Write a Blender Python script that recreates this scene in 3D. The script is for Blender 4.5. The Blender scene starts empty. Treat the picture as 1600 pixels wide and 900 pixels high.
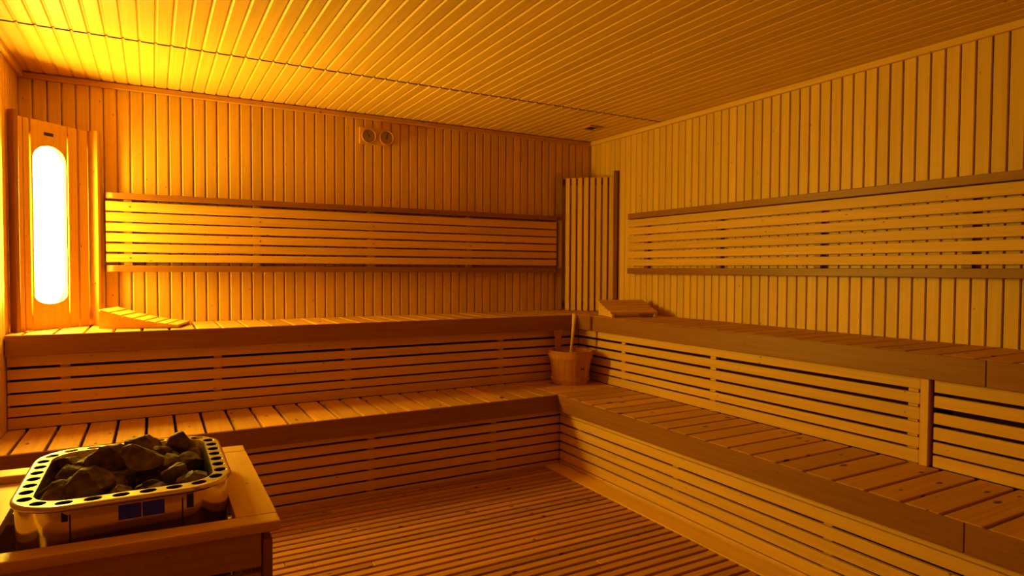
import bpy, bmesh, math, random
from mathutils import Vector, Matrix, noise
random.seed(7)
SC = bpy.context.scene
COL = SC.collection
PI = math.pi

# ------------------------------------------------------------------ camera
cam_d = bpy.data.cameras.new('camera')
cam_d.sensor_width = 36.0
cam_d.lens = 36.0 * 999.56 / 1600.0
cam_d.clip_start = 0.02
cam = bpy.data.objects.new('camera', cam_d)
COL.objects.link(cam)
_R = Vector((0.87144468, -0.49046925, 0.00490693))
_U = Vector((0.01006179, 0.02787753, 0.99956071))
_W = Vector((0.49039058, 0.87101249, -0.02922873))
cam.matrix_world = Matrix(((_R.x, _U.x, -_W.x, -3.0632),
                           (_R.y, _U.y, -_W.y, -4.1649),
                           (_R.z, _U.z, -_W.z, 1.18777),
                           (0, 0, 0, 1)))
SC.camera = cam

# ------------------------------------------------------------------ world, exposure
world = bpy.data.worlds.new('world')
SC.world = world
world.use_nodes = True
world.node_tree.nodes['Background'].inputs[0].default_value = (0.02, 0.01, 0.004, 1)
world.node_tree.nodes['Background'].inputs[1].default_value = 0.2
SC.view_settings.view_transform = 'Standard'
SC.view_settings.look = 'None'
SC.view_settings.gamma = 1.0
SC.view_settings.use_curve_mapping = False
SC.view_settings.exposure = 0.0
SC.cycles.use_denoising = True
SC.cycles.max_bounces = 12
SC.cycles.diffuse_bounces = 8
SC.cycles.sample_clamp_indirect = 6.0
LAMP_STRENGTH = 170.0
LAMP_COLOR = (1.0, 0.635, 0.045)

# ------------------------------------------------------------------ room size
L = 3.656       # room width (x from -L to 0)
H = 2.2         # ceiling
YF = -5.0       # wall behind the camera
W = 0.345       # size of the corner covers along each wall
ZU, ZL = 0.8735, 0.4288

# ------------------------------------------------------------------ materials
def new_mat(name):
    m = bpy.data.materials.new(name)
    m.use_nodes = True
    return m, m.node_tree.nodes, m.node_tree.links, m.node_tree.nodes['Principled BSDF']

def wood_mat(name, c_dark, c_light, rough=0.5, var=0.30, knots=1.0, grain=1.0, spec=0.35):
    m, N, K, P = new_mat(name)
    uv = N.new('ShaderNodeUVMap')
    mp = N.new('ShaderNodeMapping'); mp.inputs['Scale'].default_value = (2.2, 55, 1)
    K.new(uv.outputs[0], mp.inputs[0])
    nz = N.new('ShaderNodeTexNoise'); nz.inputs['Scale'].default_value = 1.0
    nz.inputs['Detail'].default_value = 4; nz.inputs['Distortion'].default_value = 0.6
    K.new(mp.outputs[0], nz.inputs['Vector'])
    rmp = N.new('ShaderNodeValToRGB')
    rmp.color_ramp.elements[0].position = 0.30; rmp.color_ramp.elements[0].color = (*c_dark, 1)
    rmp.color_ramp.elements[1].position = 0.66; rmp.color_ramp.elements[1].color = (*c_light, 1)
    K.new(nz.outputs[0], rmp.inputs[0])
    at = N.new('ShaderNodeAttribute'); at.attribute_name = 'rnd'
    mr = N.new('ShaderNodeMapRange')
    mr.inputs[3].default_value = 1 - var; mr.inputs[4].default_value = 1 + var * 0.45
    K.new(at.outputs['Fac'], mr.inputs[0])
    hsv = N.new('ShaderNodeHueSaturation')
    K.new(mr.outputs[0], hsv.inputs['Value']); K.new(rmp.outputs[0], hsv.inputs['Color'])
    # knots
    mk = N.new('ShaderNodeMapping'); mk.inputs['Scale'].default_value = (6.0, 12.5, 1)
    K.new(uv.outputs[0], mk.inputs[0])
    vo = N.new('ShaderNodeTexVoronoi'); vo.voronoi_dimensions = '2D'; vo.inputs['Scale'].default_value = 1.0
    K.new(mk.outputs[0], vo.inputs['Vector'])
    sep = N.new('ShaderNodeSeparateColor'); K.new(vo.outputs['Color'], sep.inputs[0])
    th = N.new('ShaderNodeMapRange'); th.clamp = True
    th.inputs[1].default_value = 0.45; th.inputs[2].default_value = 1.0
    th.inputs[3].default_value = 0.0; th.inputs[4].default_value = 0.10 * knots
    K.new(sep.outputs[0], th.inputs[0])
    sub = N.new('ShaderNodeMath'); sub.operation = 'SUBTRACT'
    K.new(th.outputs[0], sub.inputs[0]); K.new(vo.outputs['Distance'], sub.inputs[1])
    kf = N.new('ShaderNodeMapRange'); kf.clamp = True
    kf.inputs[1].default_value = -0.012; kf.inputs[2].default_value = 0.02
    kf.inputs[3].default_value = 0.0; kf.inputs[4].default_value = 0.95 if knots > 0 else 0.0
    K.new(sub.outputs[0], kf.inputs[0])
    mx = N.new('ShaderNodeMix'); mx.data_type = 'RGBA'
    K.new(kf.outputs[0], mx.inputs[0]); K.new(hsv.outputs[0], mx.inputs[6])
    mx.inputs[7].default_value = (0.05, 0.012, 0.004, 1)
    K.new(mx.outputs[2], P.inputs['Base Color'])
    P.inputs['Roughness'].default_value = rough
    P.inputs['Specular IOR Level'].default_value = spec
    bp = N.new('ShaderNodeBump'); bp.inputs['Strength'].default_value = 0.12 * grain; bp.inputs['Distance'].default_value = 0.002
    K.new(nz.outputs[0], bp.inputs['Height']); K.new(bp.outputs[0], P.inputs['Normal'])
    return m

M = {}
M['pine'] = wood_mat('pine_cladding', (0.66, 0.40, 0.085), (0.75, 0.48, 0.115), rough=0.48, var=0.11, knots=0.35)
M['slat'] = wood_mat('pale_slat_wood', (0.64, 0.37, 0.08), (0.73, 0.44, 0.11), rough=0.5, var=0.10, knots=0.35)
M['seat'] = wood_mat('bench_slat_wood', (0.49, 0.245, 0.06), (0.60, 0.32, 0.08), rough=0.5, var=0.22, knots=1.35)
M['guard'] = wood_mat('guard_boards', (0.42, 0.21, 0.05), (0.52, 0.28, 0.07), rough=0.5, var=0.12, knots=0.2)
M['trim'] = wood_mat('brown_edge_wood', (0.25, 0.098, 0.023), (0.31, 0.128, 0.031), rough=0.42, var=0.10, knots=0.3)
M['dark'] = wood_mat('dark_edge_wood', (0.19, 0.07, 0.02), (0.25, 0.095, 0.026), rough=0.45, var=0.10, knots=0)
M['floor'] = wood_mat('duckboard_wood', (0.40, 0.175, 0.05), (0.53, 0.25, 0.075), rough=0.5, var=0.25, knots=0.9)
M['bucket'] = wood_mat('bucket_wood', (0.50, 0.21, 0.07), (0.62, 0.29, 0.10), rough=0.5, var=0.15, knots=0)
M['endgrain'] = wood_mat('plywood_dark', (0.10, 0.04, 0.014), (0.16, 0.06, 0.02), rough=0.7, var=0.1, knots=0)

def plain(name, col, rough=0.5, metal=0.0, spec=0.5):
    m, N, K, P = new_mat(name)
    nz = N.new('ShaderNodeTexNoise'); nz.inputs['Scale'].default_value = 40
    mr = N.new('ShaderNodeMapRange'); mr.inputs[3].default_value = rough * 0.85; mr.inputs[4].default_value = min(1, rough * 1.15)
    K.new(nz.outputs[0], mr.inputs[0]); K.new(mr.outputs[0], P.inputs['Roughness'])
    P.inputs['Base Color'].default_value = (*col, 1)
    P.inputs['Metallic'].default_value = metal
    P.inputs['Specular IOR Level'].default_value = spec
    return m
M['steel'] = plain('polished_steel', (0.80, 0.74, 0.66), 0.13, 1.0)
M['rim_steel'] = plain('satin_steel', (0.27, 0.225, 0.16), 0.48, 1.0)
M['steel_brushed'] = plain('brushed_steel', (0.62, 0.57, 0.50), 0.24, 1.0)
M['black'] = plain('black_opening', (0.012, 0.010, 0.009), 0.6)
M['blue'] = plain('dark_blue_glass', (0.012, 0.010, 0.045), 0.25)
M['blue_glow'] = plain('dim_blue_glow', (0.012, 0.010, 0.045), 0.3)
M['blue_glow'].node_tree.nodes['Principled BSDF'].inputs['Emission Color'].default_value = (0.06, 0.03, 0.5, 1)
M['blue_glow'].node_tree.nodes['Principled BSDF'].inputs['Emission Strength'].default_value = 0.009  # faint glow added to paint the blue tint; not a lit screen
M['gap_shade'] = plain('gap_shade_dark', (0.03, 0.010, 0.004), 0.95, 0.0, 0.05)  # near black, put in to darken the gaps between bench slats
M['dial'] = plain('dial_face', (0.34, 0.24, 0.12), 0.4)
M['needle'] = plain('dial_needle', (0.03, 0.02, 0.015), 0.4)
M['concrete'] = plain('subfloor', (0.10, 0.055, 0.03), 0.85)
M['screw'] = plain('screw_metal', (0.20, 0.11, 0.05), 0.4, 0.6)

m, N, K, P = new_mat('heater_stone')
tc = N.new('ShaderNodeTexCoord')
nz = N.new('ShaderNodeTexNoise'); nz.inputs['Scale'].default_value = 38; nz.inputs['Detail'].default_value = 6
K.new(tc.outputs['Object'], nz.inputs['Vector'])
rp = N.new('ShaderNodeValToRGB')
rp.color_ramp.elements[0].position = 0.35; rp.color_ramp.elements[0].color = (0.050, 0.030, 0.018, 1)
rp.color_ramp.elements[1].position = 0.75; rp.color_ramp.elements[1].color = (0.20, 0.118, 0.068, 1)
K.new(nz.outputs[0], rp.inputs[0]); K.new(rp.outputs[0], P.inputs['Base Color'])
P.inputs['Roughness'].default_value = 0.75
bp = N.new('ShaderNodeBump'); bp.inputs['Strength'].default_value = 0.5; bp.inputs['Distance'].default_value = 0.004
K.new(nz.outputs[0], bp.inputs['Height']); K.new(bp.outputs[0], P.inputs['Normal'])
M['stone'] = m

m, N, K, P = new_mat('lamp_diffuser')
P.inputs['Base Color'].default_value = (0.9, 0.8, 0.6, 1)
P.inputs['Emission Color'].default_value = (*LAMP_COLOR, 1)
P.inputs['Emission Strength'].default_value = LAMP_STRENGTH
M['glow'] = m

# ------------------------------------------------------------------ mesh helpers
def new_bm():
    bm = bmesh.new()
    bm.loops.layers.uv.new('UVMap')
    bm.faces.layers.float.new('rnd')
    return bm

def paint(bm, faces, axis, rnd=None):
    """grain runs along axis (world vector); every board gets its own offset and tone"""
    uvl = bm.loops.layers.uv['UVMap']; rl = bm.faces.layers.float['rnd']
    a = Vector(axis).normalized()
    t = Vector((0, 0, 1)) if abs(a.z) < 0.9 else Vector((1, 0, 0))
    b = a.cross(t).normalized(); c = a.cross(b)
    ou, ov = random.uniform(0, 60), random.uniform(0, 60)
    r = random.random() if rnd is None else rnd
    for f in faces:
        f[rl] = r
        for lp in f.loops:
            co = lp.vert.co
            lp[uvl].uv = (co.dot(a) + ou, co.dot(b) + co.dot(c) + ov)

def box(bm, p0, p1, axis=None, bev=0.0, mat=None, rnd=None):
    """axis aligned box between two corners, optional transform matrix, chamfered edges"""
    x0, x1 = sorted((p0[0], p1[0])); y0, y1 = sorted((p0[1], p1[1])); z0, z1 = sorted((p0[2], p1[2]))
    r = bmesh.ops.create_cube(bm, size=1.0)
    vs = r['verts']
    for v in vs:
        v.co = Vector((x0 + (v.co.x + .5) * (x1 - x0), y0 + (v.co.y + .5) * (y1 - y0), z0 + (v.co.z + .5) * (z1 - z0)))
    faces = set(f for v in vs for f in v.link_faces)
    if bev > 0:
        es = list(set(e for v in vs for e in v.link_edges))
        rr = bmesh.ops.bevel(bm, geom=es, offset=bev, segments=1 if bev < 0.004 else 2, affect='EDGES', profile=0.6)
        vv = set(v for f in rr['faces'] for v in f.verts)
        faces = set(f for v in vv for f in v.link_faces)
        vs = list(set(v for f in faces for v in f.verts))
    if axis is None:
        d = (x1 - x0, y1 - y0, z1 - z0); k = d.index(max(d)); axis = (k == 0, k == 1, k == 2)
    paint(bm, faces, axis, rnd)
    if mat is not None:
        for v in vs: v.co = mat @ v.co
    return vs

def prism(bm, pts, z0, z1, axis=(1, 0, 0), mat=None, rnd=None, bev=0.0):
    """polygon pts (x,y) extruded from z0 to z1"""
    lo = [bm.verts.new((p[0], p[1], z0)) for p in pts]
    hi = [bm.verts.new((p[0], p[1], z1)) for p in pts]
    fs = [bm.faces.new(hi), bm.faces.new(lo[::-1])]
    n = len(pts)
    for i in range(n):
        fs.append(bm.faces.new((lo[i], lo[(i + 1) % n], hi[(i + 1) % n], hi[i])))
    bmesh.ops.recalc_face_normals(bm, faces=fs)
    if bev > 0:
        es = list(set(e for f in fs for e in f.edges))
        rr = bmesh.ops.bevel(bm, geom=es, offset=bev, segments=2, affect='EDGES', profile=0.6)
        vv = set(v for f in rr['faces'] for v in f.verts)
        fs = list(set(f for v in vv for f in v.link_faces))
    paint(bm, fs, axis, rnd)
    if mat is not None:
        for v in set(v for f in fs for v in f.verts): v.co = mat @ v.co

def cyl(bm, c, r0, r1, z0, z1, n=32, cap=True, mat=None):
    pts = [(math.cos(2 * PI * i / n), math.sin(2 * PI * i / n)) for i in range(n)]
    lo = [bm.verts.new((c[0] + r0 * p[0], c[1] + r0 * p[1], z0)) for p in pts]
    hi = [bm.verts.new((c[0] + r1 * p[0], c[1] + r1 * p[1], z1)) for p in pts]
    fs = []
    for i in range(n):
        fs.append(bm.faces.new((lo[i], lo[(i + 1) % n], hi[(i + 1) % n], hi[i])))
    if cap:
        fs += [bm.faces.new(hi), bm.faces.new(lo[::-1])]
    paint(bm, fs, (0, 0, 1), 0.5)
    for f in fs[:n]: f.smooth = True
    if mat is not None:
        for v in lo + hi: v.co = mat @ v.co

def ring(bm, prof, n=40, mat=None):
    """closed profile (r,z) revolved round z"""
    rows = []
    for i in range(n):
        a = 2 * PI * i / n
        rows.append([bm.verts.new((r * math.cos(a), r * math.sin(a), z)) for r, z in prof])
    m_ = len(prof); fs = []
    for i in range(n):
        A, B = rows[i], rows[(i + 1) % n]
        for j in range(m_):
            fs.append(bm.faces.new((A[j], B[j], B[(j + 1) % m_], A[(j + 1) % m_])))
    bmesh.ops.recalc_face_normals(bm, faces=fs)
    paint(bm, fs, (0, 0, 1), 0.5)
    for f in fs: f.smooth = True
    if mat is not None:
        for r_ in rows:
            for v in r_: v.co = mat @ v.co

def tube(bm, pts, r, n=12, closed=False):
    """round bar through points, radius a number or list"""
    pts = [Vector(p) for p in pts]; m_ = len(pts)
    rr = r if isinstance(r, (list, tuple)) else [r] * m_
    rows = []
    for i, p in enumerate(pts):
        if closed: d = pts[(i + 1) % m_] - pts[i - 1]
        else: d = pts[min(i + 1, m_ - 1)] - pts[max(i - 1, 0)]
        d.normalize()
        up = Vector((0, 0, 1)) if abs(d.z) < 0.9 else Vector((0, 1, 0))
        a = d.cross(up).normalized(); b = d.cross(a)
        rows.append([bm.verts.new(p + rr[i] * (math.cos(2 * PI * k / n) * a + math.sin(2 * PI * k / n) * b)) for k in range(n)])
    fs = []
    for i in range(m_ if closed else m_ - 1):
        A, B = rows[i], rows[(i + 1) % m_]
        for k in range(n):
            fs.append(bm.faces.new((A[k], A[(k + 1) % n], B[(k + 1) % n], B[k])))
    for f in fs: f.smooth = True
    if not closed:
        fs += [bm.faces.new(rows[0][::-1]), bm.faces.new(rows[-1])]
    bmesh.ops.recalc_face_normals(bm, faces=fs)
    paint(bm, fs, (0, 0, 1), 0.5)

def obj(name, bm, mat, parent=None, local=False):
    """link a bmesh as one object; geometry is given in world space unless local"""
    me = bpy.data.meshes.new(name)
    bm.to_mesh(me); bm.free()
    me.materials.append(mat)
    o = bpy.data.objects.new(name, me)
    COL.objects.link(o)
    if parent is not None:
        o.parent = parent
        if not local:
            base = Vector((0, 0, 0)); q = parent
            while q is not None: base = base + q.location; q = q.parent
            me.transform(Matrix.Translation(-base))
    return o

def one(name, mat_, parent, p0, p1, **kw):
    bm = new_bm(); box(bm, p0, p1, **kw)
    return obj(name, bm, mat_, parent)

def thing(name, label, cat, loc=(0, 0, 0), group=None, rotz=0.0):
    o = bpy.data.objects.new(name, None)
    o.empty_display_size = 0.05
    COL.objects.link(o)
    o.location = loc; o.rotation_euler = (0, 0, rotz)
    o['label'] = label; o['category'] = cat
    if group: o['group'] = group
    return o

def tag(o, label, cat, group=None):
    o['label'] = label; o['category'] = cat
    if group: o['group'] = group
    return o

def struct(o):
    o['kind'] = 'structure'
    return o

# ------------------------------------------------------------------ room shell
def cladding(bm, origin, run, length, normal, n0, n1, pitch, len0, len1, g=0.005, tone=None):
    """tongue and groove boards; origin = the groove centre of board 0, faces lie on the origin plane"""
    O, r, l, nn = Vector(origin), Vector(run), Vector(length), Vector(normal)
    dp, fl = 0.0055, 0.0016        # chamfer half-width, groove depth, groove floor half-width
    for k in range(n0, n1):
        a, b = k * pitch, (k + 1) * pitch
        prof = [(a, -dp), (a + fl, -dp), (a + g, 0), (b - g, 0), (b - fl, -dp), (b, -dp)]
        lo = [bm.verts.new(O + r * s + nn * d + l * len0) for s, d in prof]
        hi = [bm.verts.new(O + r * s + nn * d + l * len1) for s, d in prof]
        fs = [bm.faces.new((lo[i], lo[i + 1], hi[i + 1], hi[i])) for i in range(5)]
        bmesh.ops.recalc_face_normals(bm, faces=fs)
        if fs[2].normal.dot(nn) < 0:
            bmesh.ops.reverse_faces(bm, faces=fs)
        paint(bm, fs, length, tone)

def wall(name, slab0, slab1, *clads):
    bm = new_bm()
    for c in clads: cladding(bm, *c)
    box(bm, slab0, slab1, rnd=0.3)
    return struct(obj(name, bm, M['pine']))

DP = 0.0055
PB, PR, PC = 0.0628, 0.0608, 0.0632
wall('wall_back', (-L - .1, DP, -.1), (.1, .12, H + .1),
     ((-2.72, 0, 0), (1, 0, 0), (0, 0, 1), (0, -1, 0), -15, 43, PB, 0, H, .0085))
wall('wall_right', (DP, YF - .1, -.1), (.12, DP, H + .1),
     ((0, -2.434, 0), (0, -1, 0), (0, 0, 1), (-1, 0, 0), -40, 42, PR, 0, H, .0055))
wall('wall_left', (-L - DP, YF - .1, -.1), (-L - .12, DP, H + .1),
     ((-L, -0.02, 0), (0, -1, 0), (0, 0, 1), (1, 0, 0), 0, 80, PR, 0, H))
wall('wall_front', (-L - .1, YF - DP, -.1), (.1, YF - .12, H + .1),
     ((-L, YF, 0), (1, 0, 0), (0, 0, 1), (0, 1, 0), 0, 58, PB, 0, H))
# ceiling: two fields of boards that meet at a dark gap 0.82 m from the back wall
bm = new_bm()
cladding(bm, (-3.417, 0, H), (1, 0, 0), (0, 1, 0), (0, 0, -1), -4, 55, PC, -0.810, 0.0, .0075)
cladding(bm, (-3.417, 0, H), (1, 0, 0), (0, 1, 0), (0, 0, -1), -4, 55, PC, YF, -0.830, .0075)
box(bm, (-L - .1, YF - .1, H + .03), (.1, .12, H + .1), rnd=0.1)
for ya, yb in ((-.810, .1), (YF - .1, -.830)): box(bm, (-L - .1, ya, H + DP), (.1, yb, H + .0295), rnd=0.1)
struct(obj('ceiling', bm, M['pine']))
bm = new_bm()
box(bm, (-L - .1, YF - .1, -.12), (.1, .12, -.045))
struct(obj('floor', bm, M['concrete']))
# thin battens where the cladding meets the ceiling
bm = new_bm()
box(bm, (-L, -0.022, H - 0.034), (0, 0, H - 0.004), bev=.003)
struct(obj('trim_1', bm, M['seat']))
bm = new_bm()
box(bm, (-0.022, YF, H - 0.032), (0, -0.022, H), bev=.003)
struct(obj('trim_2', bm, M['pine']))
bm = new_bm()
box(bm, (-L, YF, H - 0.032), (-L + .022, -0.022, H), bev=.003)
struct(obj('trim_3', bm, M['pine']))

# glazed door behind the camera, closes the room
bm = new_bm()
box(bm, (-1.75, YF, 0), (-1.67, YF + .05, 2.02), bev=.004); box(bm, (-.97, YF, 0), (-.89, YF + .05, 2.02), bev=.004)
box(bm, (-1.67, YF, 1.94), (-.97, YF + .05, 2.02), bev=.004); box(bm, (-1.67, YF, 0), (-.97, YF + .05, .10), bev=.004)
door = struct(obj('door_1', bm, M['trim']))
bm = new_bm(); box(bm, (-1.67, YF + .012, .10), (-.97, YF + .022, 1.94))
obj('door_glass', bm, M['blue'], door)
bm = new_bm(); tube(bm, [(-1.60, YF + .022, .95), (-1.60, YF + .07, .95), (-1.60, YF + .07, 1.25), (-1.60, YF + .022, 1.25)], .012)
obj('door_handle', bm, M['slat'], door)

# ------------------------------------------------------------------ duckboard floor
duck = thing('duckboard', 'slatted wooden duckboard covering the floor in front of the benches', 'floor grating', (-2.3, -2.9, -.045))
bm = new_bm()
y = -0.912
PF = 0.0532
while y > YF + .06:
    x0 = -L + .01
    cuts = sorted(random.uniform(-3.2, -1.4) for _ in range(1))
    for a, b in ((x0, cuts[0] - .001), (cuts[0] + .001, -1.006)):
        box(bm, (a, y, -.024), (b, y - PF + .0145, 0), bev=.0025)
    y -= PF
obj('slats', bm, M['floor'], duck)
bm = new_bm()
box(bm, (-1.004, -.912, -.030), (-.892, YF + .06, 0.002), bev=.003)
obj('edge_board', bm, M['slat'], duck)
for x in (-3.4, -2.6, -1.9, -1.2):
    one('bearer', M['endgrain'], duck, (x, -.93, -.045), (x + .04, YF + .08, -.024))

# ------------------------------------------------------------------ benches
FH_U, FH_L = 0.0993, 0.0974
WB_U, WR_U = 0.4965, 0.4729
WB_L, WR_L = 0.9384, 0.9240
RB_U, RR_U = 0.4566, 0.4331
RB_L, RR_L = 0.8986, 0.8841
SP = 0.1213     # slat pitch of the seats
GAP = 0.0125
FT = 0.026      # fascia thickness
TH = 0.026

def seat_along_x(bm, x0, x1, yf, yb, z, phase):
    k0 = math.floor((x0 - phase) / SP)
    k = k0
    while phase + k * SP < x1:
        a, b = max(phase + k * SP + GAP / 2, x0), min(phase + (k + 1) * SP - GAP / 2, x1)
        if b - a > .012: box(bm, (a, yf, z - TH), (b, yb, z), axis=(0, 1, 0), bev=.003)
        k += 1

def seat_along_y(bm, y0, y1, xf, xb, z, phase):
    k = math.floor((y0 - phase) / SP)
    while phase + k * SP < y1:
        a, b = max(phase + k * SP + GAP / 2, y0), min(phase + (k + 1) * SP - GAP / 2, y1)
        if b - a > .012: box(bm, (xf, a, z - TH), (xb, b, z), axis=(1, 0, 0), bev=.003)
        k += 1

def screws_row(pts):
    bm = new_bm()
    for (x, y_, z) in pts:
        cyl(bm, (x, y_), .0045, .0045, z, z + .0008, n=10)
    return bm

BENCH_END = YF + .02
# -- lower bench, back wall
t = thing('sauna_bench', 'lower slatted bench running under the long left wall behind the heater', 'bench', (-2.3, -.70, 0))
bm = new_bm(); seat_along_x(bm, -L + .004, -WR_L - .002, -WB_L + .004, -RB_U - .003, ZL, -3.578)
obj('seat', bm, M['seat'], t)
bm = new_bm(); box(bm, (-L + .004, -WB_L, ZL - FH_L), (-WR_L - .002, -WB_L + FT - .024, ZL - .001), bev=.0015)
bm.free()
bm = new_bm(); box(bm, (-L + .004, -WB_L - FT + .026, ZL - FH_L), (-WR_L + .0, -WB_L + .0262, ZL - TH - .0005), bev=.003)
box(bm, (-L + .004, -WB_L - .003, ZL - FH_L), (-WR_L, -WB_L + .0035, ZL - .0015), bev=.002)
obj('fascia_board', bm, M['trim'], t)

def riser_x(bm, x0, x1, y, rows):
    for z0, z1 in rows: box(bm, (x0, y, z0), (x1, y + .018, z1), bev=.0022)
def riser_y(bm, y0, y1, x, rows):
    for z0, z1 in rows: box(bm, (x, y0, z0), (x + .018, y1, z1), bev=.0022)

def rows_from(gaps, zlo, zhi):
    out = []; z = zlo
    for g, h in sorted(gaps):
        out.append((z, g - h / 2)); z = g + h / 2
    out.append((z, zhi)); return out
low_gaps_b = [(.018, .010), (.075, .010), (.130, .010), (.184, .010), (.240, .011), (.294, .010)]
low_gaps_r = [(.020, .006), (.077, .010), (.132, .010), (.186, .010), (.242, .011), (.296, .0035)]
up_gaps = [(.486, .009), (.537, .012), (.597, .012), (.657, .014), (.716, .015)]
low_b = rows_from(low_gaps_b, -.044, ZL - FH_L + .012)
low_r = rows_from(low_gaps_r, -.044, ZL - FH_L + .012)
up_b = rows_from([(z, h * .85) for z, h in up_gaps], ZL + .001, ZU - FH_U + .012)
up_r = rows_from(up_gaps, ZL + .001, ZU - FH_U + .012)

bm = new_bm(); riser_x(bm, -L + .004, -RR_L - .0005, -RB_L, low_b)
obj('front_slats', bm, M['slat'], t)
for x in (-3.5, -2.8, -2.08, -1.35): one('post', M['slat'], t, (x, -RB_L + .0185, -.044), (x + .035, -RB_L + .05, ZL - TH - .001))
# -- lower bench, right wall
t = thing('sauna_bench', 'lower slatted bench running under the right wall, nearest the camera', 'bench', (-.68, -3.0, 0))
bm = new_bm(); seat_along_y(bm, BENCH_END, -RB_U - .003, -WR_L + .004, -RR_U - .003, ZL, -3.222)
obj('seat', bm, M['seat'], t)
bm = new_bm()
for a, b in ((BENCH_END, -3.1705), (-3.1685, -WB_L + .004)):
    box(bm, (-WR_L, a, ZL - FH_L), (-WR_L + .026, b, ZL - TH - .0005), bev=.003)
    box(bm, (-WR_L - .0025, a, ZL - FH_L), (-WR_L + .0035, b, ZL - .0015), bev=.002)
obj('fascia_board', bm, M['trim'], t)
bm = new_bm(); riser_y(bm, BENCH_END, -RB_L, -RR_L, low_r)
obj('front_slats', bm, M['slat'], t)
for y in (-4.6, -3.6, -2.7, -1.9, -1.1): one('post', M['slat'], t, (-RR_L + .0185, y, -.044), (-RR_L + .05, y + .035, ZL - TH - .001))
# -- upper bench, back wall
t = thing('sauna_bench', 'upper slatted bench along the long left wall, its end beside the lit lamp', 'bench', (-2.1, -.25, 0))
bm = new_bm(); seat_along_x(bm, -L + .004, -WR_U - .002, -WB_U + .004, -.002, ZU, -3.472)
obj('seat', bm, M['seat'], t)
bm = new_bm()
box(bm, (-L + .004, -WB_U, ZU - FH_U), (-WR_U, -WB_U + .026, ZU - TH - .0005), bev=.003)
box(bm, (-L + .004, -WB_U - .0025, ZU - FH_U), (-WR_U, -WB_U + .0035, ZU - .0015), bev=.002)
obj('fascia_board', bm, M['trim'], t)
bm = new_bm(); riser_x(bm, -L + .004, -RR_U - .0005, -RB_U, up_b)
obj('front_slats', bm, M['slat'], t)
for x in (-3.45, -2.78, -2.085, -1.065): one('post', M['slat'], t, (x, -RB_U + .0185, -.044), (x + .038, -RB_U + .045, ZU - TH - .001))
# -- upper bench, right wall
t = thing('sauna_bench', 'upper slatted bench along the right wall with a plain post on its front slats', 'bench', (-.24, -2.5, 0))
bm = new_bm(); seat_along_y(bm, BENCH_END, -.002, -WR_U + .004, -.002, ZU, -3.222)
obj('seat', bm, M['seat'], t)
bm = new_bm()
for a, b in ((BENCH_END, -3.017), (-3.015, -WB_U + .004)):
    box(bm, (-WR_U, a, ZU - FH_U), (-WR_U + .026, b, ZU - TH - .0005), bev=.003)
    box(bm, (-WR_U - .0025, a, ZU - FH_U), (-WR_U + .0035, b, ZU - .0015), bev=.002)
obj('fascia_board', bm, M['trim'], t)
bm = new_bm()
riser_y(bm, -2.772, -RB_U, -RR_U, up_r)
up_r2 = rows_from([(.479, .008), (.532, .010), (.592, .013), (.652, .020), (.714, .013)], ZL + .001, ZU - FH_U + .012)
riser_y(bm, BENCH_END, -2.822, -RR_U, up_r2)
obj('front_slats', bm, M['slat'], t)
bm = new_bm(); box(bm, (-RR_U - .016, -2.812, ZL + .001), (-RR_U + .02, -2.780, ZU - FH_U + .010), bev=.002)
obj('front_post', bm, M['slat'], t)
for y in (-4.4, -3.5, -2.755, -1.708, -.95): one('post', M['slat'], t, (-RR_U + .0185, y, -.044), (-RR_U + .045, y + .038, ZU - TH - .001))

# thin dark boards added behind the front slats to shade the gaps
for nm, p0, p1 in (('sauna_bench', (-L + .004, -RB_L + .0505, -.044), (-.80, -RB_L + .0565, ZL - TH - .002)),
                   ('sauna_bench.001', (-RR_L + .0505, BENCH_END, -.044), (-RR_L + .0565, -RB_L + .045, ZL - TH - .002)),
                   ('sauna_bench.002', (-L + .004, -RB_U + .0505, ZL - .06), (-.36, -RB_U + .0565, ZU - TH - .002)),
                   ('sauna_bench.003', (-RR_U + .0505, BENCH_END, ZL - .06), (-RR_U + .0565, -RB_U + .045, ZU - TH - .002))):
    one('gap_shade_board', M['gap_shade'], bpy.data.objects[nm], p0, p1)

# ------------------------------------------------------------------ backrests
ROWS_BR = [(1.497, 1.549), (1.440, 1.488), (1.386, 1.431), (1.329, 1.375), (1.273, 1.318), (1.217, 1.261)]
def cap_pts(length, r):
    """board outline in plan: length x depth with a rounded front corner at both ends"""
    d = .070
    pts = [(0, 0), (length, 0)]
    for i in range(7):
        a = (PI / 2) * i / 6
        pts.append((length - r + r * math.cos(a), -(d - r) - r * math.sin(a)))
    for i in range(7):
        a = PI / 2 + (PI / 2) * i / 6
        pts.append((r + r * math.cos(a), -(d - r) - r * math.sin(a)))
    return pts

# along the back wall
bx0, bx1 = -3.283, -.351
t = thing('backrest', 'long slatted backrest fixed to the left wall between the lit lamp and the corner panel', 'backrest', ((bx0 + bx1) / 2, -.03, 1.38))
Mx = Matrix.Translation((bx0, 0, 0))
bm = new_bm(); prism(bm, cap_pts(bx1 - bx0, .05), 1.562, 1.594, mat=Mx, bev=.003)
obj('top_rail', bm, M['trim'], t)
bm = new_bm(); prism(bm, cap_pts(bx1 - bx0, .05), 1.164, 1.199, mat=Mx, bev=.003)
obj('bottom_rail', bm, M['trim'], t)
bm = new_bm()
for z0, z1 in ROWS_BR: box(bm, (bx0 + .004, -.048, z0), (bx1 - .004, -.032, z1), bev=.0022)
obj('slats', bm, M['slat'], t)
for x in (-3.175, -2.508, -1.801, -1.089):
    bm = new_bm(); box(bm, (x - .02, -.0315, 1.1995), (x + .02, -.001, 1.5615), bev=.0015)
    obj('bracket', bm, M['slat'], t)
bm = new_bm()
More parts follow.
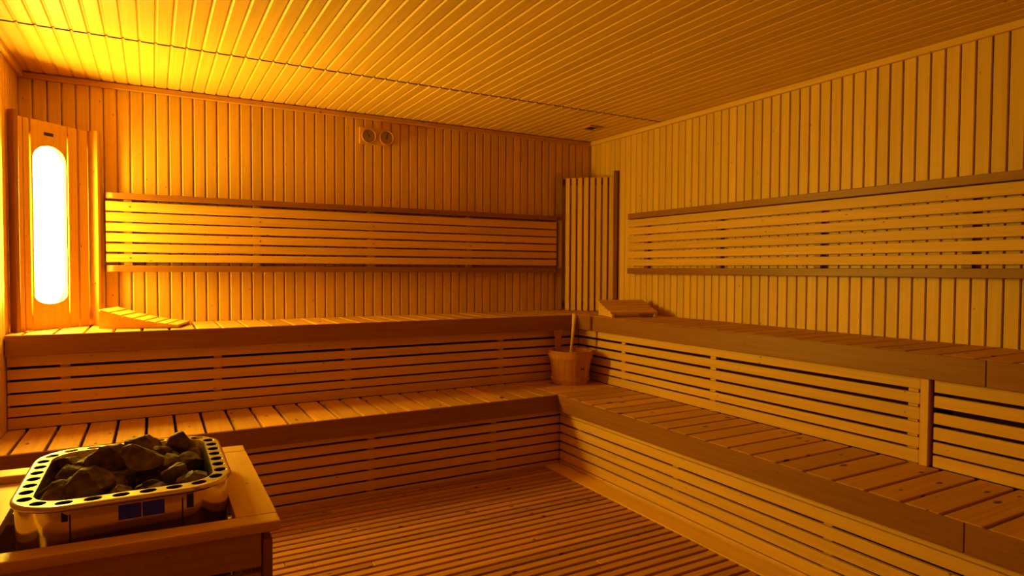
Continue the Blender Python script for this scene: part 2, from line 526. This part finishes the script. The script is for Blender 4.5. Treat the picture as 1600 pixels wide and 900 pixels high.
for x in (-3.165, -2.49, -1.79, -1.08):
    for z in (1.522, 1.24) if x < -3 else (1.465, 1.35):
        one('screw', M['screw'], t, (x - .004, -.0488, z - .004), (x + .004, -.0478, z + .004))
# along the right wall
by0, by1 = -.511, -4.1
t = thing('backrest', 'long slatted backrest fixed to the right wall, running out of the photo', 'backrest', (-.03, -2.3, 1.38))
My = Matrix.Rotation(-PI / 2, 4, 'Z')
My = Matrix.Translation((0, by0, 0)) @ My
bm = new_bm(); prism(bm, cap_pts(by0 - by1, .05), 1.553, 1.591, mat=My, bev=.003)
obj('top_rail', bm, M['trim'], t)
bm = new_bm(); prism(bm, cap_pts(by0 - by1, .05), 1.160, 1.201, mat=My, bev=.003)
obj('bottom_rail', bm, M['trim'], t)
bm = new_bm()
for z0, z1 in ROWS_BR: box(bm, (-.048, by0 - .004, z0), (-.032, by1, z1), bev=.0022)
obj('slats', bm, M['slat'], t)
for y in (-.696, -1.357, -2.03, -2.735, -3.45):
    bm = new_bm(); box(bm, (-.0315, y - .02, 1.2015), (-.001, y + .02, 1.5525), bev=.0015)
    obj('bracket', bm, M['dark'], t)

# ------------------------------------------------------------------ corner covers
ZC0, ZC1 = ZU + .001, 1.92
def corner_frame(cx, sx):
    """matrix: local s along the diagonal front, d depth towards the corner, z up"""
    # left corner: from (-L, -W) to (-L+W, 0); right corner: from (-W, 0) to (0, -W)
    q = math.sqrt(.5)
    if sx < 0:
        o = Vector((-L, -W, 0)); s = Vector((q, q, 0)); d = Vector((-q, q, 0))
    else:
        o = Vector((-W, 0, 0)); s = Vector((q, -q, 0)); d = Vector((q, q, 0))
    return Matrix(((s.x, d.x, 0, o.x), (s.y, d.y, 0, o.y), (0, 0, 1, 0), (0, 0, 0, 1)))
DIAG = W * math.sqrt(2)

# right corner: shut slatted cover
F = corner_frame(0, 1)
t = thing('corner_light_cover', 'unlit slatted wooden panel standing across the corner between the two backrests', 'light cover', (-W * .5 - .02, -W * .5 - .02, ZU))
bm = new_bm()
for k in range(8):
    s0 = .085 + k * .0480
    box(bm, (s0, .002, ZC0), (s0 + .034, .018, ZC1 - .03), axis=(0, 0, 1), bev=.002, mat=F)
obj('slats', bm, M['slat'], t)
for s0, s1 in ((.026, .066), (.457, .487)):
    bm = new_bm(); box(bm, (s0, -.024, ZC0), (s1, .0, ZC1 - .01 if s0 < .2 else ZC1 + .01), axis=(0, 0, 1), bev=.002, mat=F)
    obj('side_board', bm, M['dark'], t)
for z in (ZC0 + .02, ZC1 - .085): one('cross_batten', M['trim'], t, (.04, .0185, z), (DIAG - .04, .03, z + .05), mat=F)

# left corner: cover with a tall rounded opening, lamp behind
F = corner_frame(0, -1)
t = thing('corner_light_cover', 'slatted wooden cover with a tall rounded opening in front of the lit lamp', 'light cover', (-L + W * .5 + .02, -W * .5 - .02, ZU))
bm = new_bm(); box(bm, (.002, -.046, ZC0), (.022, -.0005, ZC1 + .012), axis=(0, 0, 1), bev=.002, mat=F)
obj('side_board', bm, M['trim'], t)
bm = new_bm()
for s0, s1 in ((.053, .077), (.080, .110), (.313, .363), (.374, .423)):
    box(bm, (s0, .0, ZC0), (s1, .016, ZC1 - .006), axis=(0, 0, 1), bev=.002, mat=F)
obj('slats', bm, M['slat'], t)
bm = new_bm(); box(bm, (.4385, -.046, ZC0), (.456, .03, ZC1), axis=(0, 0, 1), bev=.002, mat=F)
obj('side_board', bm, M['slat'], t)
# the two middle boards carry the opening (drawn as one closed band around the capsule)
sc_, sw, sr = .2115, .094, .086
zo0, zo1 = .998 + .004, 1.795
bm = new_bm()
def cap_outline(n=14):
    """right half outline of opening from bottom to top as (ds, z)"""
    a = []
    for i in range(n + 1):
        th = -PI / 2 + (PI / 2) * i / n
        a.append((sr * math.cos(th), zo0 + sr * .55 + sr * .55 * math.sin(th)))
    for i in range(n + 1):
        th = (PI / 2) * i / n
        a.append((sr * math.cos(th), zo1 - sr * .85 + sr * .85 * math.sin(th)))
    return a
half = cap_outline()
for sgn in (-1, 1):
    fs = []
    pts_in = [(sc_ + sgn * x, z) for x, z in half]
    pts_out = [(sc_ + sgn * sw, z) for x, z in half]
    for dz in (0,):
        def quad(p): 
            return [bm.verts.new((q[0], d_, q[1])) for q in p for d_ in (0,)]
    # build as strips between opening edge and board edge, plus solid ends
    loops = []
    loops.append([(sc_, ZC0), (sc_ + sgn * sw, ZC0), (sc_ + sgn * sw, half[0][1]), (sc_, half[0][1])])
    for i in range(len(half) - 1):
        loops.append([pts_in[i], pts_out[i], pts_out[i + 1], pts_in[i + 1]])
    loops.append([(sc_, half[-1][1]), (sc_ + sgn * sw, half[-1][1]), (sc_ + sgn * sw, ZC1 - .006), (sc_, ZC1 - .006)])
    for lp in loops:
        a = [bm.verts.new((p[0], 0, p[1])) for p in lp]
        b = [bm.verts.new((p[0], .016, p[1])) for p in lp]
        fs.append(bm.faces.new(a)); fs.append(bm.faces.new(b[::-1]))
        for i in range(4):
            fs.append(bm.faces.new((a[i], b[i], b[(i + 1) % 4], a[(i + 1) % 4])))
    vs = list(set(v for f in fs for v in f.verts))
    bmesh.ops.remove_doubles(bm, verts=vs, dist=1e-5)
# drop inner walls shared by neighbouring cells
bm.faces.ensure_lookup_table()
seen = {}
for f in list(bm.faces):
    key = tuple(sorted(v.index for v in f.verts))
bm.verts.index_update()
for f in list(bm.faces):
    key = frozenset(v.index for v in f.verts); seen.setdefault(key, []).append(f)
kill = [f for g in seen.values() if len(g) > 1 for f in g]
bmesh.ops.delete(bm, geom=kill, context='FACES_ONLY')
bmesh.ops.recalc_face_normals(bm, faces=bm.faces[:])
paint(bm, bm.faces[:], (0, 0, 1), .5)
for v in bm.verts: v.co = F @ v.co
obj('front_panel', bm, M['slat'], t)
bm = new_bm(); box(bm, (sc_ - .028, -.0008, 1.846), (sc_ + .022, .004, 1.862), bev=.0003, mat=F)
obj('slot', bm, M['black'], t)
for z in (ZC0 + .035, ZC1 - .09): one('cross_batten', M['slat'], t, (.03, .0165, z), (DIAG - .03, .028, z + .05), mat=F)
bm = new_bm()
for z in (1.70, 1.10):
    one('screw', M['screw'], t, (.4375, -.028, z - .004), (.4387, -.020, z + .004), mat=F)

# the lamp itself
t = thing('wall_lamp', 'glowing tall lamp behind the rounded opening of the left corner cover', 'lamp', (-L + .12, -.12, 1.0))
lc = F @ Vector((sc_, .085, 0))
bm = new_bm()
prof = []
zb, zt, rr_ = .985, 1.81, .104
LD = .054
for i in range(9):
    a = -PI / 2 + PI / 2 * i / 8; prof.append((rr_ * math.cos(a), zb + rr_ + rr_ * math.sin(a)))
for i in range(9):
    a = PI / 2 * i / 8; prof.append((rr_ * math.cos(a), zt - rr_ + rr_ * math.sin(a)))
rows = []
n = 28
for i in range(n):
    a = 2 * PI * i / n
    rows.append([bm.verts.new(F @ Vector((sc_ + max(r, 1e-4) * math.cos(a), LD + max(r, 1e-4) * .44 * math.sin(a), z))) for r, z in prof])
for i in range(n):
    A, B = rows[i], rows[(i + 1) % n]
    for j in range(len(prof) - 1):
        f = bm.faces.new((A[j], B[j], B[j + 1], A[j + 1])); f.smooth = True
bmesh.ops.remove_doubles(bm, verts=bm.verts[:], dist=3e-4)
bmesh.ops.recalc_face_normals(bm, faces=bm.faces[:])
obj('diffuser', bm, M['glow'], t)
bm = new_bm()
for a, b in (((sc_ - .120, .115, .96), (sc_ + .120, .123, 1.84)), ((sc_ - .120, .022, .96), (sc_ - .113, .1145, 1.84)), ((sc_ + .113, .022, .96), (sc_ + .120, .1145, 1.84))):
    box(bm, a, b, mat=F)
box(bm, (sc_ - .120, .020, 1.841), (sc_ + .120, .123, 1.849), mat=F)
obj('housing', bm, M['dial'], t)

# ------------------------------------------------------------------ thermometer and hygrometer
t = thing('sauna_thermometer', 'wooden plate with two round dials high on the left wall under the ceiling', 'thermometer', (-1.75, 0, 2.06))
bm = new_bm()
pts = [(-1.872, 2.004), (-1.872, 2.112), (-1.72, 2.112)]
for i in range(9):
    a = PI / 2 - PI * i / 8; pts.append((-1.690 + .060 * math.cos(a), 2.058 + .054 * math.sin(a)))
pts.append((-1.72, 2.004))
Mt = Matrix(((1, 0, 0, 0), (0, 0, -1, 0), (0, 1, 0, 0), (0, 0, 0, 1)))
prism(bm, pts, .001, .018, mat=Mt, bev=.002)
obj('plate', bm, M['slat'], t)
for cx in (-1.812, -1.693):
    bm = new_bm(); Mo = Matrix.Translation((cx, -.0182, 2.058)) @ Matrix.Rotation(PI / 2, 4, 'X')
    cyl(bm, (0, 0), .043, .043, 0, .004, mat=Mo)
    d = obj('dial', bm, M['dial'], t)
    bm = new_bm(); ring(bm, [(.041, 0), (.050, 0), (.050, .008), (.046, .011), (.041, .008)], mat=Mo)
    r_ = obj('ring', bm, M['seat'], d)
    bm = new_bm()
    box(bm, (-.002, -.010, .0045), (.002, .034, .0055), mat=Mo @ Matrix.Rotation(.5 if cx < -1.75 else -.25, 4, 'Z'))
    cyl(bm, (0, 0), .005, .005, .0042, .007, n=12, mat=Mo)
    for k in range(11):
        a = math.radians(-120 + 24 * k)
        box(bm, (-.0008, .031, .0042), (.0008, .038, .0048), mat=Mo @ Matrix.Rotation(a, 4, 'Z'))
    obj('needle', bm, M['needle'], d)

# ------------------------------------------------------------------ ceiling vent
t = thing('ceiling_vent', 'small square wooden vent in the ceiling above the far corner', 'vent', (-.324, -.448, H))
bm = new_bm()
vx, vy, vh = -.324, -.448, .058
for a, b in (((vx - vh, vy - vh), (vx + vh, vy - vh + .02)), ((vx - vh, vy + vh - .02), (vx + vh, vy + vh)),
             ((vx - vh, vy - vh + .02), (vx - vh + .02, vy + vh - .02)), ((vx + vh - .02, vy - vh + .02), (vx + vh, vy + vh - .02))):
    box(bm, (*a, H - .009), (*b, H - .0005), bev=.0015)
obj('frame', bm, M['seat'], t)
bm = new_bm(); box(bm, (vx - vh + .02, vy - vh + .02, H - .003), (vx + vh - .02, vy + vh - .02, H - .001))
obj('opening', bm, M['black'], t)

# ------------------------------------------------------------------ headrests
def headrest(label, loc, rotz, lx, ly, zhi, zlo, nsl, curve):
    """wedge: high end at local x=0, low end at x=lx; slats run along local y"""
    t = thing('headrest', label, 'headrest', loc, rotz=rotz)
    def ztop(x):
        u = x / lx
        return zhi + (zlo - zhi) * u - curve * math.sin(PI * u)
    ths = .012
    for y0 in (.004, ly - .020):
        bm = new_bm()
        n_ = 10
        top = [(lx * i / n_, ztop(lx * i / n_) - ths - .001) for i in range(n_ + 1)]
        pts = [(0, .002), (lx, .002)] + [(x, max(z, .004)) for x, z in top[::-1]]
        Mo = Matrix(((1, 0, 0, 0), (0, 0, 1, 0), (0, 1, 0, 0), (0, 0, 0, 1)))
        prism(bm, pts, y0, y0 + .016, mat=Mo)
        bmesh.ops.recalc_face_normals(bm, faces=bm.faces[:])
        obj('side_board', bm, M['slat'], t, local=True)
    bm = new_bm()
    p = lx / nsl
    for k in range(nsl):
        xm = (k + .5) * p
        sl = math.atan2(ztop(xm + .001) - ztop(xm - .001), .002)
        Mo = Matrix.Translation((xm, 0, ztop(xm) - ths / 2)) @ Matrix.Rotation(-sl, 4, 'Y')
        box(bm, (-p / 2 + .004, -.006, -ths / 2), (p / 2 - .004, ly + .006, ths / 2), axis=(0, 1, 0), bev=.002, mat=Mo)
    obj('slats', bm, M['slat'], t, local=True)
    return t

headrest('curved slatted wooden headrest on the upper bench beside the lit lamp', (-3.300, -.325, ZU), math.radians(-15), .37, .25, .104, .018, 7, .012)
# second one, on the right bench near the corner, low end towards the camera
headrest('slatted wooden headrest on the upper bench in the corner under the unlit panel', (-.372, -.600, ZU), math.radians(-107), .255, .325, .108, .036, 5, .004)

# ------------------------------------------------------------------ bucket and ladle
bxc, byc = -.622, -.632
t = thing('sauna_bucket', 'round wooden sauna bucket standing in the corner of the lower bench', 'bucket', (bxc, byc, ZL))
bm = new_bm()
NS = 18
hb = .222
for k in range(NS):
    a0, a1 = 2 * PI * k / NS + .006, 2 * PI * (k + 1) / NS - .006
    def P_(a, r, z): return bm.verts.new((r * math.cos(a), r * math.sin(a), z))
    fs = []
    ra0, ra1, w_ = .116, .146, .012
    A = [P_(a0, ra0, .001), P_((a0 + a1) / 2, ra0 * 1.004, .001), P_(a1, ra0, .001), P_(a1, ra0 - w_, .001), P_(a0, ra0 - w_, .001)]
    B = [P_(a0, ra1, hb), P_((a0 + a1) / 2, ra1 * 1.004, hb), P_(a1, ra1, hb), P_(a1, ra1 - w_, hb), P_(a0, ra1 - w_, hb)]
    fs = [bm.faces.new(A[::-1]), bm.faces.new(B)]
    for i in range(5): fs.append(bm.faces.new((A[i], A[(i + 1) % 5], B[(i + 1) % 5], B[i])))
    bmesh.ops.recalc_face_normals(bm, faces=fs)
    paint(bm, fs, (0, 0, 1))
obj('staves', bm, M['bucket'], t, local=True)
bm = new_bm(); cyl(bm, (0, 0), .106, .110, .012, .024)
obj('base', bm, M['bucket'], t, local=True)
for z0, z1 in ((.172, .206), (.026, .048)):
    bm = new_bm()
    r0 = .116 + .03 * z0 / hb + .0006; r1 = .116 + .03 * z1 / hb + .0006
    ring(bm, [(r0, z0), (r0 + .008, z0), (r1 + .008, z1), (r1, z1)], n=48)
    for f in bm.faces: f.smooth = False
    obj('hoop', bm, M['bucket'], t, local=True)
bm = new_bm()
va = math.radians(99)
px_, py_ = math.cos(va), math.sin(va)
Mo = Matrix.Translation((.122 * px_, .122 * py_, 0)) @ Matrix.Rotation(va - PI / 2, 4, 'Z')
prism(bm, [(-.022, .10), (.022, .10), (.024, .29), (.034, .325), (.033, .345), (-.033, .345), (-.034, .325), (-.024, .29)],
      -.006, .006, axis=(0, 1, 0), mat=Mo @ Matrix(((1, 0, 0, 0), (0, 0, 1, 0), (0, 1, 0, 0), (0, 0, 0, 1))), bev=.0015)
bmesh.ops.recalc_face_normals(bm, faces=bm.faces[:])
obj('handle_stave', bm, M['bucket'], t, local=True)
bm = new_bm()
cdir = Vector((-.57 + .25, -.82, 0)).normalized()
Mb = Matrix.Translation((bxc, byc, 0))
a = math.atan2(-.80, -.35) + .46
rb = .1300 + .0012
Mo = Matrix.Translation((rb * math.cos(a), rb * math.sin(a), .108)) @ Matrix.Rotation(a, 4, 'Z')
box(bm, (-.0015, -.016, -.006), (.0015, .016, .006), bev=.0006, mat=Mo)
obj('nameplate', bm, M['endgrain'], t, local=True)

t = thing('ladle', 'wooden ladle standing in the bucket, its pale handle leaning above the rim', 'ladle', (bxc, byc, ZL + .03))
bm = new_bm()
Z0 = ZL
p0 = Vector((bxc - .01, byc + .0, Z0 + .07)); p1 = Vector((bxc + .022, byc - .015, Z0 + .463))
pts = [p0.lerp(p1, i / 10) for i in range(11)]
tube(bm, pts, [.010, .010, .0095, .0095, .009, .009, .0095, .010, .011, .014, .017], n=12)
obj('handle', bm, M['slat'], t)
bm = new_bm()
bw = [(.008 + .046 * math.sin(PI / 2 * i / 6), .030 - .030 * math.cos(PI / 2 * i / 6)) for i in range(7)]
prof = bw + [(r - .006, z + .002) for r, z in bw[::-1][:-1]] + [(.0005, .006), (.0005, 0)]
ring(bm, prof, n=28, mat=Matrix.Translation((bxc - .014, byc, ZL + .040)))
obj('bowl', bm, M['slat'], t)

# ------------------------------------------------------------------ heater guard
def shy(x): return -.068 * (x + 2.797)      # the guard stands a little askew
GZ = .58
t = thing('heater_guard', 'low square wooden guard with a wide top rail around the heater', 'heater guard', (-3.14, -2.17, 0))
def rail(bm, pts, z0, z1, axis, bev=.006): prism(bm, pts, z0, z1, axis=axis, bev=bev)
bm = new_bm()
rail(bm, [(-3.49, -2.56 + .047), (-2.797, -2.56), (-2.797, -2.500), (-3.49, -2.500 + .047)], GZ - .026, GZ, (1, 0, 0))
obj('top_rail', bm, M['slat'], t)
bm = new_bm()
rail(bm, [(-3.49, -1.888 + .047), (-2.797, -1.888), (-2.795, -1.808), (-3.49, -1.808 + .047)], GZ - .026, GZ, (1, 0, 0))
obj('top_rail', bm, M['slat'], t)
bm = new_bm()
rail(bm, [(-2.891, -2.4985 + .006), (-2.797, -2.4985), (-2.797, -1.8895), (-2.891, -1.8895 + .006)], GZ - .026, GZ - .0005, (0, 1, 0), bev=.002)
obj('top_rail', bm, M['slat'], t)
bm = new_bm()
rail(bm, [(-3.49, -2.4985 + .047), (-3.391, -2.4985 + .040), (-3.391, -1.8895 + .04), (-3.49, -1.8895 + .047)], GZ - .048, GZ - .022, (0, 1, 0), bev=.002)
obj('top_rail', bm, M['slat'], t)
# corner posts and boarding
for (x, y) in ((-2.835, -2.538), (-2.835, -1.845), (-3.480, -2.495), (-3.480, -1.80)):
    bm = new_bm(); box(bm, (x, y, .001), (x + .022, y + .028, GZ - .0485), bev=.002)
    obj('post', bm, M['trim'], t)
def side(name, p, q, th, zs):
    bm = new_bm()
    d = (Vector(q) - Vector(p)); nrm = Vector((-d.y, d.x)).normalized() * th
    for z0, z1 in zs:
        prism(bm, [tuple(p), tuple(q), tuple(Vector(q) + nrm), tuple(Vector(p) + nrm)], z0, z1, axis=(d.x, d.y, 0), bev=.002)
    obj(name, bm, M['guard'], t)
ZS = [(.353, .449), (.463, GZ - .027)]
ZS = [(.002, .115), (.13, .227), (.242, .338)] + ZS
side('front_boards', (-3.455, -2.532 + .045), (-2.838, -2.532), .018, ZS)
side('side_boards', (-2.814, -2.505), (-2.814, -1.85), .016, ZS)
side('side_boards', (-3.458, -2.46), (-3.458, -1.81), -.016, [(a, min(b, GZ - .05)) for a, b in ZS])
side('back_boards', (-3.455, -1.83 + .045), (-2.838, -1.83), .018, ZS)
bm = new_bm()
box(bm, (-3.441, -2.03, .10), (-3.368, -2.014, .497), bev=.002, axis=(1, 0, 0))
obj('inner_board', bm, M['guard'], t)

# ------------------------------------------------------------------ heater
HX, HY, HZ = -3.119, -2.178, .655
HA, HB = .231, .270          # half sizes of the rim
def rrect(a, b, r, n=8, bulge=0.0):
    pts = []
    for cx, cy, a0 in ((a - r, b - r, 0), (-(a - r), b - r, PI / 2), (-(a - r), -(b - r), PI), (a - r, -(b - r), 3 * PI / 2)):
        for i in range(n + 1):
            th = a0 + PI / 2 * i / n
            pts.append((cx + r * math.cos(th), cy + r * math.sin(th)))
    if bulge:
        pts = [(x * (1 + bulge * (1 - (y / b) ** 2)), y * (1 + bulge * (1 - (x / a) ** 2))) for x, y in pts]
    return pts
t = thing('sauna_heater', 'polished steel sauna heater filled with stones inside the wooden guard', 'heater', (HX, HY, 0))
def sweep_shell(prof, name, mat, smooth=True):
    """prof: list of (inset, z), swept along the rounded rectangle"""
    bm = new_bm(); rows = []
    for ins, z in prof:
        pts = rrect(HA - ins, HB - ins, max(.115 - ins, .02), 10, .0)
        rows.append([bm.verts.new((x, y, z)) for x, y in pts])
    n_ = len(rows[0])
    for j in range(len(rows) - 1):
        for i in range(n_):
            f = bm.faces.new((rows[j][i], rows[j][(i + 1) % n_], rows[j + 1][(i + 1) % n_], rows[j + 1][i])); f.smooth = smooth
    bmesh.ops.recalc_face_normals(bm, faces=bm.faces[:])
    return bm
zt = HZ
bm = sweep_shell([(.004, zt - .010), (.006, zt - .03), (.006, .10), (.010, .10), (.010, zt - .03), (.008, zt - .010)], 'body', M['steel'])
body = obj('body', bm, M['steel'], t, local=True)
# rim: flat punched band, real holes
cu = bpy.data.curves.new('rim_curve', 'CURVE'); cu.dimensions = '2D'; cu.fill_mode = 'BOTH'; cu.extrude = .0012
def spline(pts):
    s = cu.splines.new('POLY'); s.points.add(len(pts) - 1); s.use_cyclic_u = True
    for q, p in zip(s.points, pts): q.co = (p[0], p[1], 0, 1)
spline(rrect(HA - .006, HB - .006, .109, 12))
RW = .041
spline(rrect(HA - RW, HB - RW, .075, 12))
def ell(cx, cy, a, b, rot, n=18):
    return [(cx + a * math.cos(2 * PI * i / n) * math.cos(rot) - b * math.sin(2 * PI * i / n) * math.sin(rot),
             cy + a * math.cos(2 * PI * i / n) * math.sin(rot) + b * math.sin(2 * PI * i / n) * math.cos(rot)) for i in range(n)]
cl = rrect(HA - .0235, HB - .0235, .093, 12)
# walk the centre line, place holes
segs = [((cl[i][0], cl[i][1]), (cl[(i + 1) % len(cl)][0], cl[(i + 1) % len(cl)][1])) for i in range(len(cl))]
tot = sum(math.dist(a, b) for a, b in segs)
nh = 30
for k in range(nh):
    d = tot * (k + .5) / nh; 
    for a, b in segs:
        ln = math.dist(a, b)
        if d <= ln:
            u = d / ln if ln else 0; x = a[0] + (b[0] - a[0]) * u; y_ = a[1] + (b[1] - a[1]) * u
            ang = math.atan2(b[1] - a[1], b[0] - a[0]); break
        d -= ln
    spline(ell(x, y_, .0180, .0150, ang))
tmp = bpy.data.objects.new('rim_tmp', cu); COL.objects.link(tmp)
dg = bpy.context.evaluated_depsgraph_get()
me = bpy.data.meshes.new_from_object(tmp.evaluated_get(dg))
bpy.data.objects.remove(tmp)
me.transform(Matrix.Translation((0, 0, zt)))
me.materials.clear(); me.materials.append(M['rim_steel'])
rim = bpy.data.objects.new('rim', me); COL.objects.link(rim); rim.parent = t
bm = new_bm()
tube(bm, [(x, y_, zt - .006) for x, y_ in rrect(HA - .005, HB - .005, .110, 12)], .0075, n=12, closed=True)
obj('rolled_edge', bm, M['steel'], t, local=True)
bm = sweep_shell([(RW - .002, zt + .001), (RW, zt - .002), (RW, .16), (RW + .003, .16), (RW + .003, zt - .002), (RW + .001, zt + .001)], 'liner', M['steel_brushed'])
obj('inner_basket', bm, M['steel_brushed'], t, local=True)
bm = new_bm()
pts = rrect(HA - RW - .004, HB - RW - .004, .07, 10)
prism(bm, pts, .44, .45)
obj('grate', bm, M['black'], t, local=True)
yf = -(HB - .006)
bm = new_bm()
for x in (-3.229 - HX, -3.004 - HX):
    bm = new_bm(); box(bm, (x - .0016, yf - .0008, .40), (x + .0016, yf + .002, zt - .016))
    obj('seam', bm, M['black'], t, local=True)
bm = new_bm(); box(bm, (-3.241 - HX - .004, yf - .0008, .618), (-3.233 - HX, yf + .002, .640))
obj('vent_slot', bm, M['black'], t, local=True)
bm = new_bm(); box(bm, (-2.995 - HX, yf - .0008, .606), (-2.980 - HX, yf + .002, .640))
obj('vent_slot', bm, M['black'], t, local=True)
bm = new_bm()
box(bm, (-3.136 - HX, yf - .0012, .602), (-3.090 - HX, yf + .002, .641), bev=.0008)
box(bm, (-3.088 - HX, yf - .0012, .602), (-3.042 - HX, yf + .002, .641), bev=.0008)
obj('blue_glow_panel', bm, M['blue_glow'], t, local=True)  # dark panels; their blue glow is added
for sx in (-1, 1):
    for sy in (-1, 1):
        bm = new_bm(); box(bm, (sx * .17 - .012, sy * .20 - .012, .001), (sx * .17 + .012, sy * .20 + .012, .0995), bev=.002)
        obj('leg', bm, M['steel_brushed'], t, local=True)

# ------------------------------------------------------------------ stones
def stone(x, y, z, r, seed, label, group=None, flat=.8, peak=0.0):
    rs = random.Random(seed)
    bm = bmesh.new()
    bmesh.ops.create_icosphere(bm, subdivisions=3, radius=1.0)
    planes = []
    for _ in range(10):
        d = Vector((rs.gauss(0, 1), rs.gauss(0, 1), rs.gauss(0, 1))).normalized()
        planes.append((d, rs.uniform(.46, .80)))
    off = Vector((rs.uniform(0, 50), rs.uniform(0, 50), rs.uniform(0, 50)))
    sx, sy, sz = rs.uniform(.9, 1.2), rs.uniform(.85, 1.1), flat * rs.uniform(.9, 1.1)
    for v in bm.verts:
        p = v.co.copy()
        for d, h in planes:
            e = p.dot(d)
            if e > h: p -= d * (e - h)
        p *= 1 + .10 * noise.noise(p * 2.6 + off) + .04 * noise.noise(p * 7 + off) + .03 * noise.noise(p * 15 + off)
        if peak and p.z > 0: p.z *= 1 + peak * max(0, 1 - 1.6 * math.hypot(p.x, p.y))
        v.co = Vector((p.x * sx, p.y * sy, p.z * sz)) * r * 1.13
    me_ = bpy.data.meshes.new('heater_stone'); bm.to_mesh(me_); bm.free()
    me_.materials.append(M['stone'])
    o = bpy.data.objects.new('heater_stone', me_); COL.objects.link(o)
    o.location = (x, y, z); o.rotation_euler = (0, 0, rs.uniform(0, 6))
    tag(o, label, 'stone', group)
    return o
G = 'stones in the heater'
S_ = [  # x, y, z, r, label
 (-3.275, -2.310, .650, .040, 'rounded dark stone at the front left corner of the heater'),
 (-3.272, -2.150, .655, .044, 'dark heater stone against the left rim, behind the front left corner stone'),
 (-3.195, -2.315, .658, .056, 'broad flat-faced brown stone at the front edge, second from the left in the heater'),
 (-3.226, -2.060, .650, .042, 'dark stone near the back left of the heater, left of the wedge-shaped one'),
 (-3.160, -2.110, .664, .056, 'wedge-shaped dark stone left of the tallest stone in the heater'),
 (-3.090, -1.985, .672, .046, 'dark stone standing behind the tallest stone, at the back rim of the heater'),
 (-3.095, -2.200, .676, .064, 'largest and tallest stone in the middle of the heater'),
 (-3.140, -2.330, .640, .034, 'small stone in front of the tallest stone, left of its foot'),
 (-2.990, -2.030, .672, .042, 'pointed stone at the back right of the heater, its tip above the rim'),
 (-3.043, -2.050, .652, .034, 'small dark stone between the pointed stone and the tallest stone'),
 (-3.020, -2.150, .655, .040, 'grey-brown stone right of the tallest stone in the heater'),
 (-2.962, -2.150, .650, .036, 'stone touching the right rim of the heater, middle of that side'),
 (-2.968, -2.310, .645, .036, 'low stone in the front right corner of the heater'),
 (-3.020, -2.265, .655, .036, 'pale-edged brown stone in front of the right half of the heater'),
 (-3.058, -2.350, .640, .028, 'small stone at the front edge below the tallest stone, to its right'),
 (-3.085, -2.370, .632, .024, 'smallest stone at the front edge, below the tallest stone'),
 (-3.235, -2.385, .630, .026, 'small stone wedged at the front edge between the two left front stones'),
 (-3.150, -1.985, .645, .034, 'low stone along the back rim, left of the one behind the tallest'),
 (-3.275, -1.995, .645, .034, 'stone in the back left corner of the heater'),
 (-3.008, -2.370, .632, .026, 'small stone at the front edge near the right corner'),
 (-3.225, -2.215, .645, .034, 'smooth small stone between the left rim stones and the wedge-shaped stone'),
 (-2.945, -2.060, .645, .026, 'small stone in the back right corner under the rim'),
]
for i, (x, y, z, r, lb) in enumerate(S_):
    x = min(max(x, HX - .183 + r), HX + .183 - r); y = min(max(y, HY - .222 + r), HY + .222 - r)
    stone(x, y, z - .010, r * .90, 100 + i, lb, G, flat=.85, peak=.22 if i in (6, 8) else 0)
for j in range(5):
    for i in range(4):
        x = -3.255 + i * .091 + random.uniform(-.008, .008); y = -2.36 + j * .092 + random.uniform(-.008, .008)
        stone(x, y, .580 + random.uniform(-.01, .015), .045, 300 + j * 10 + i, 'dark rough stone low in the heater, under the top layer of stones', 'lower stones in the heater')
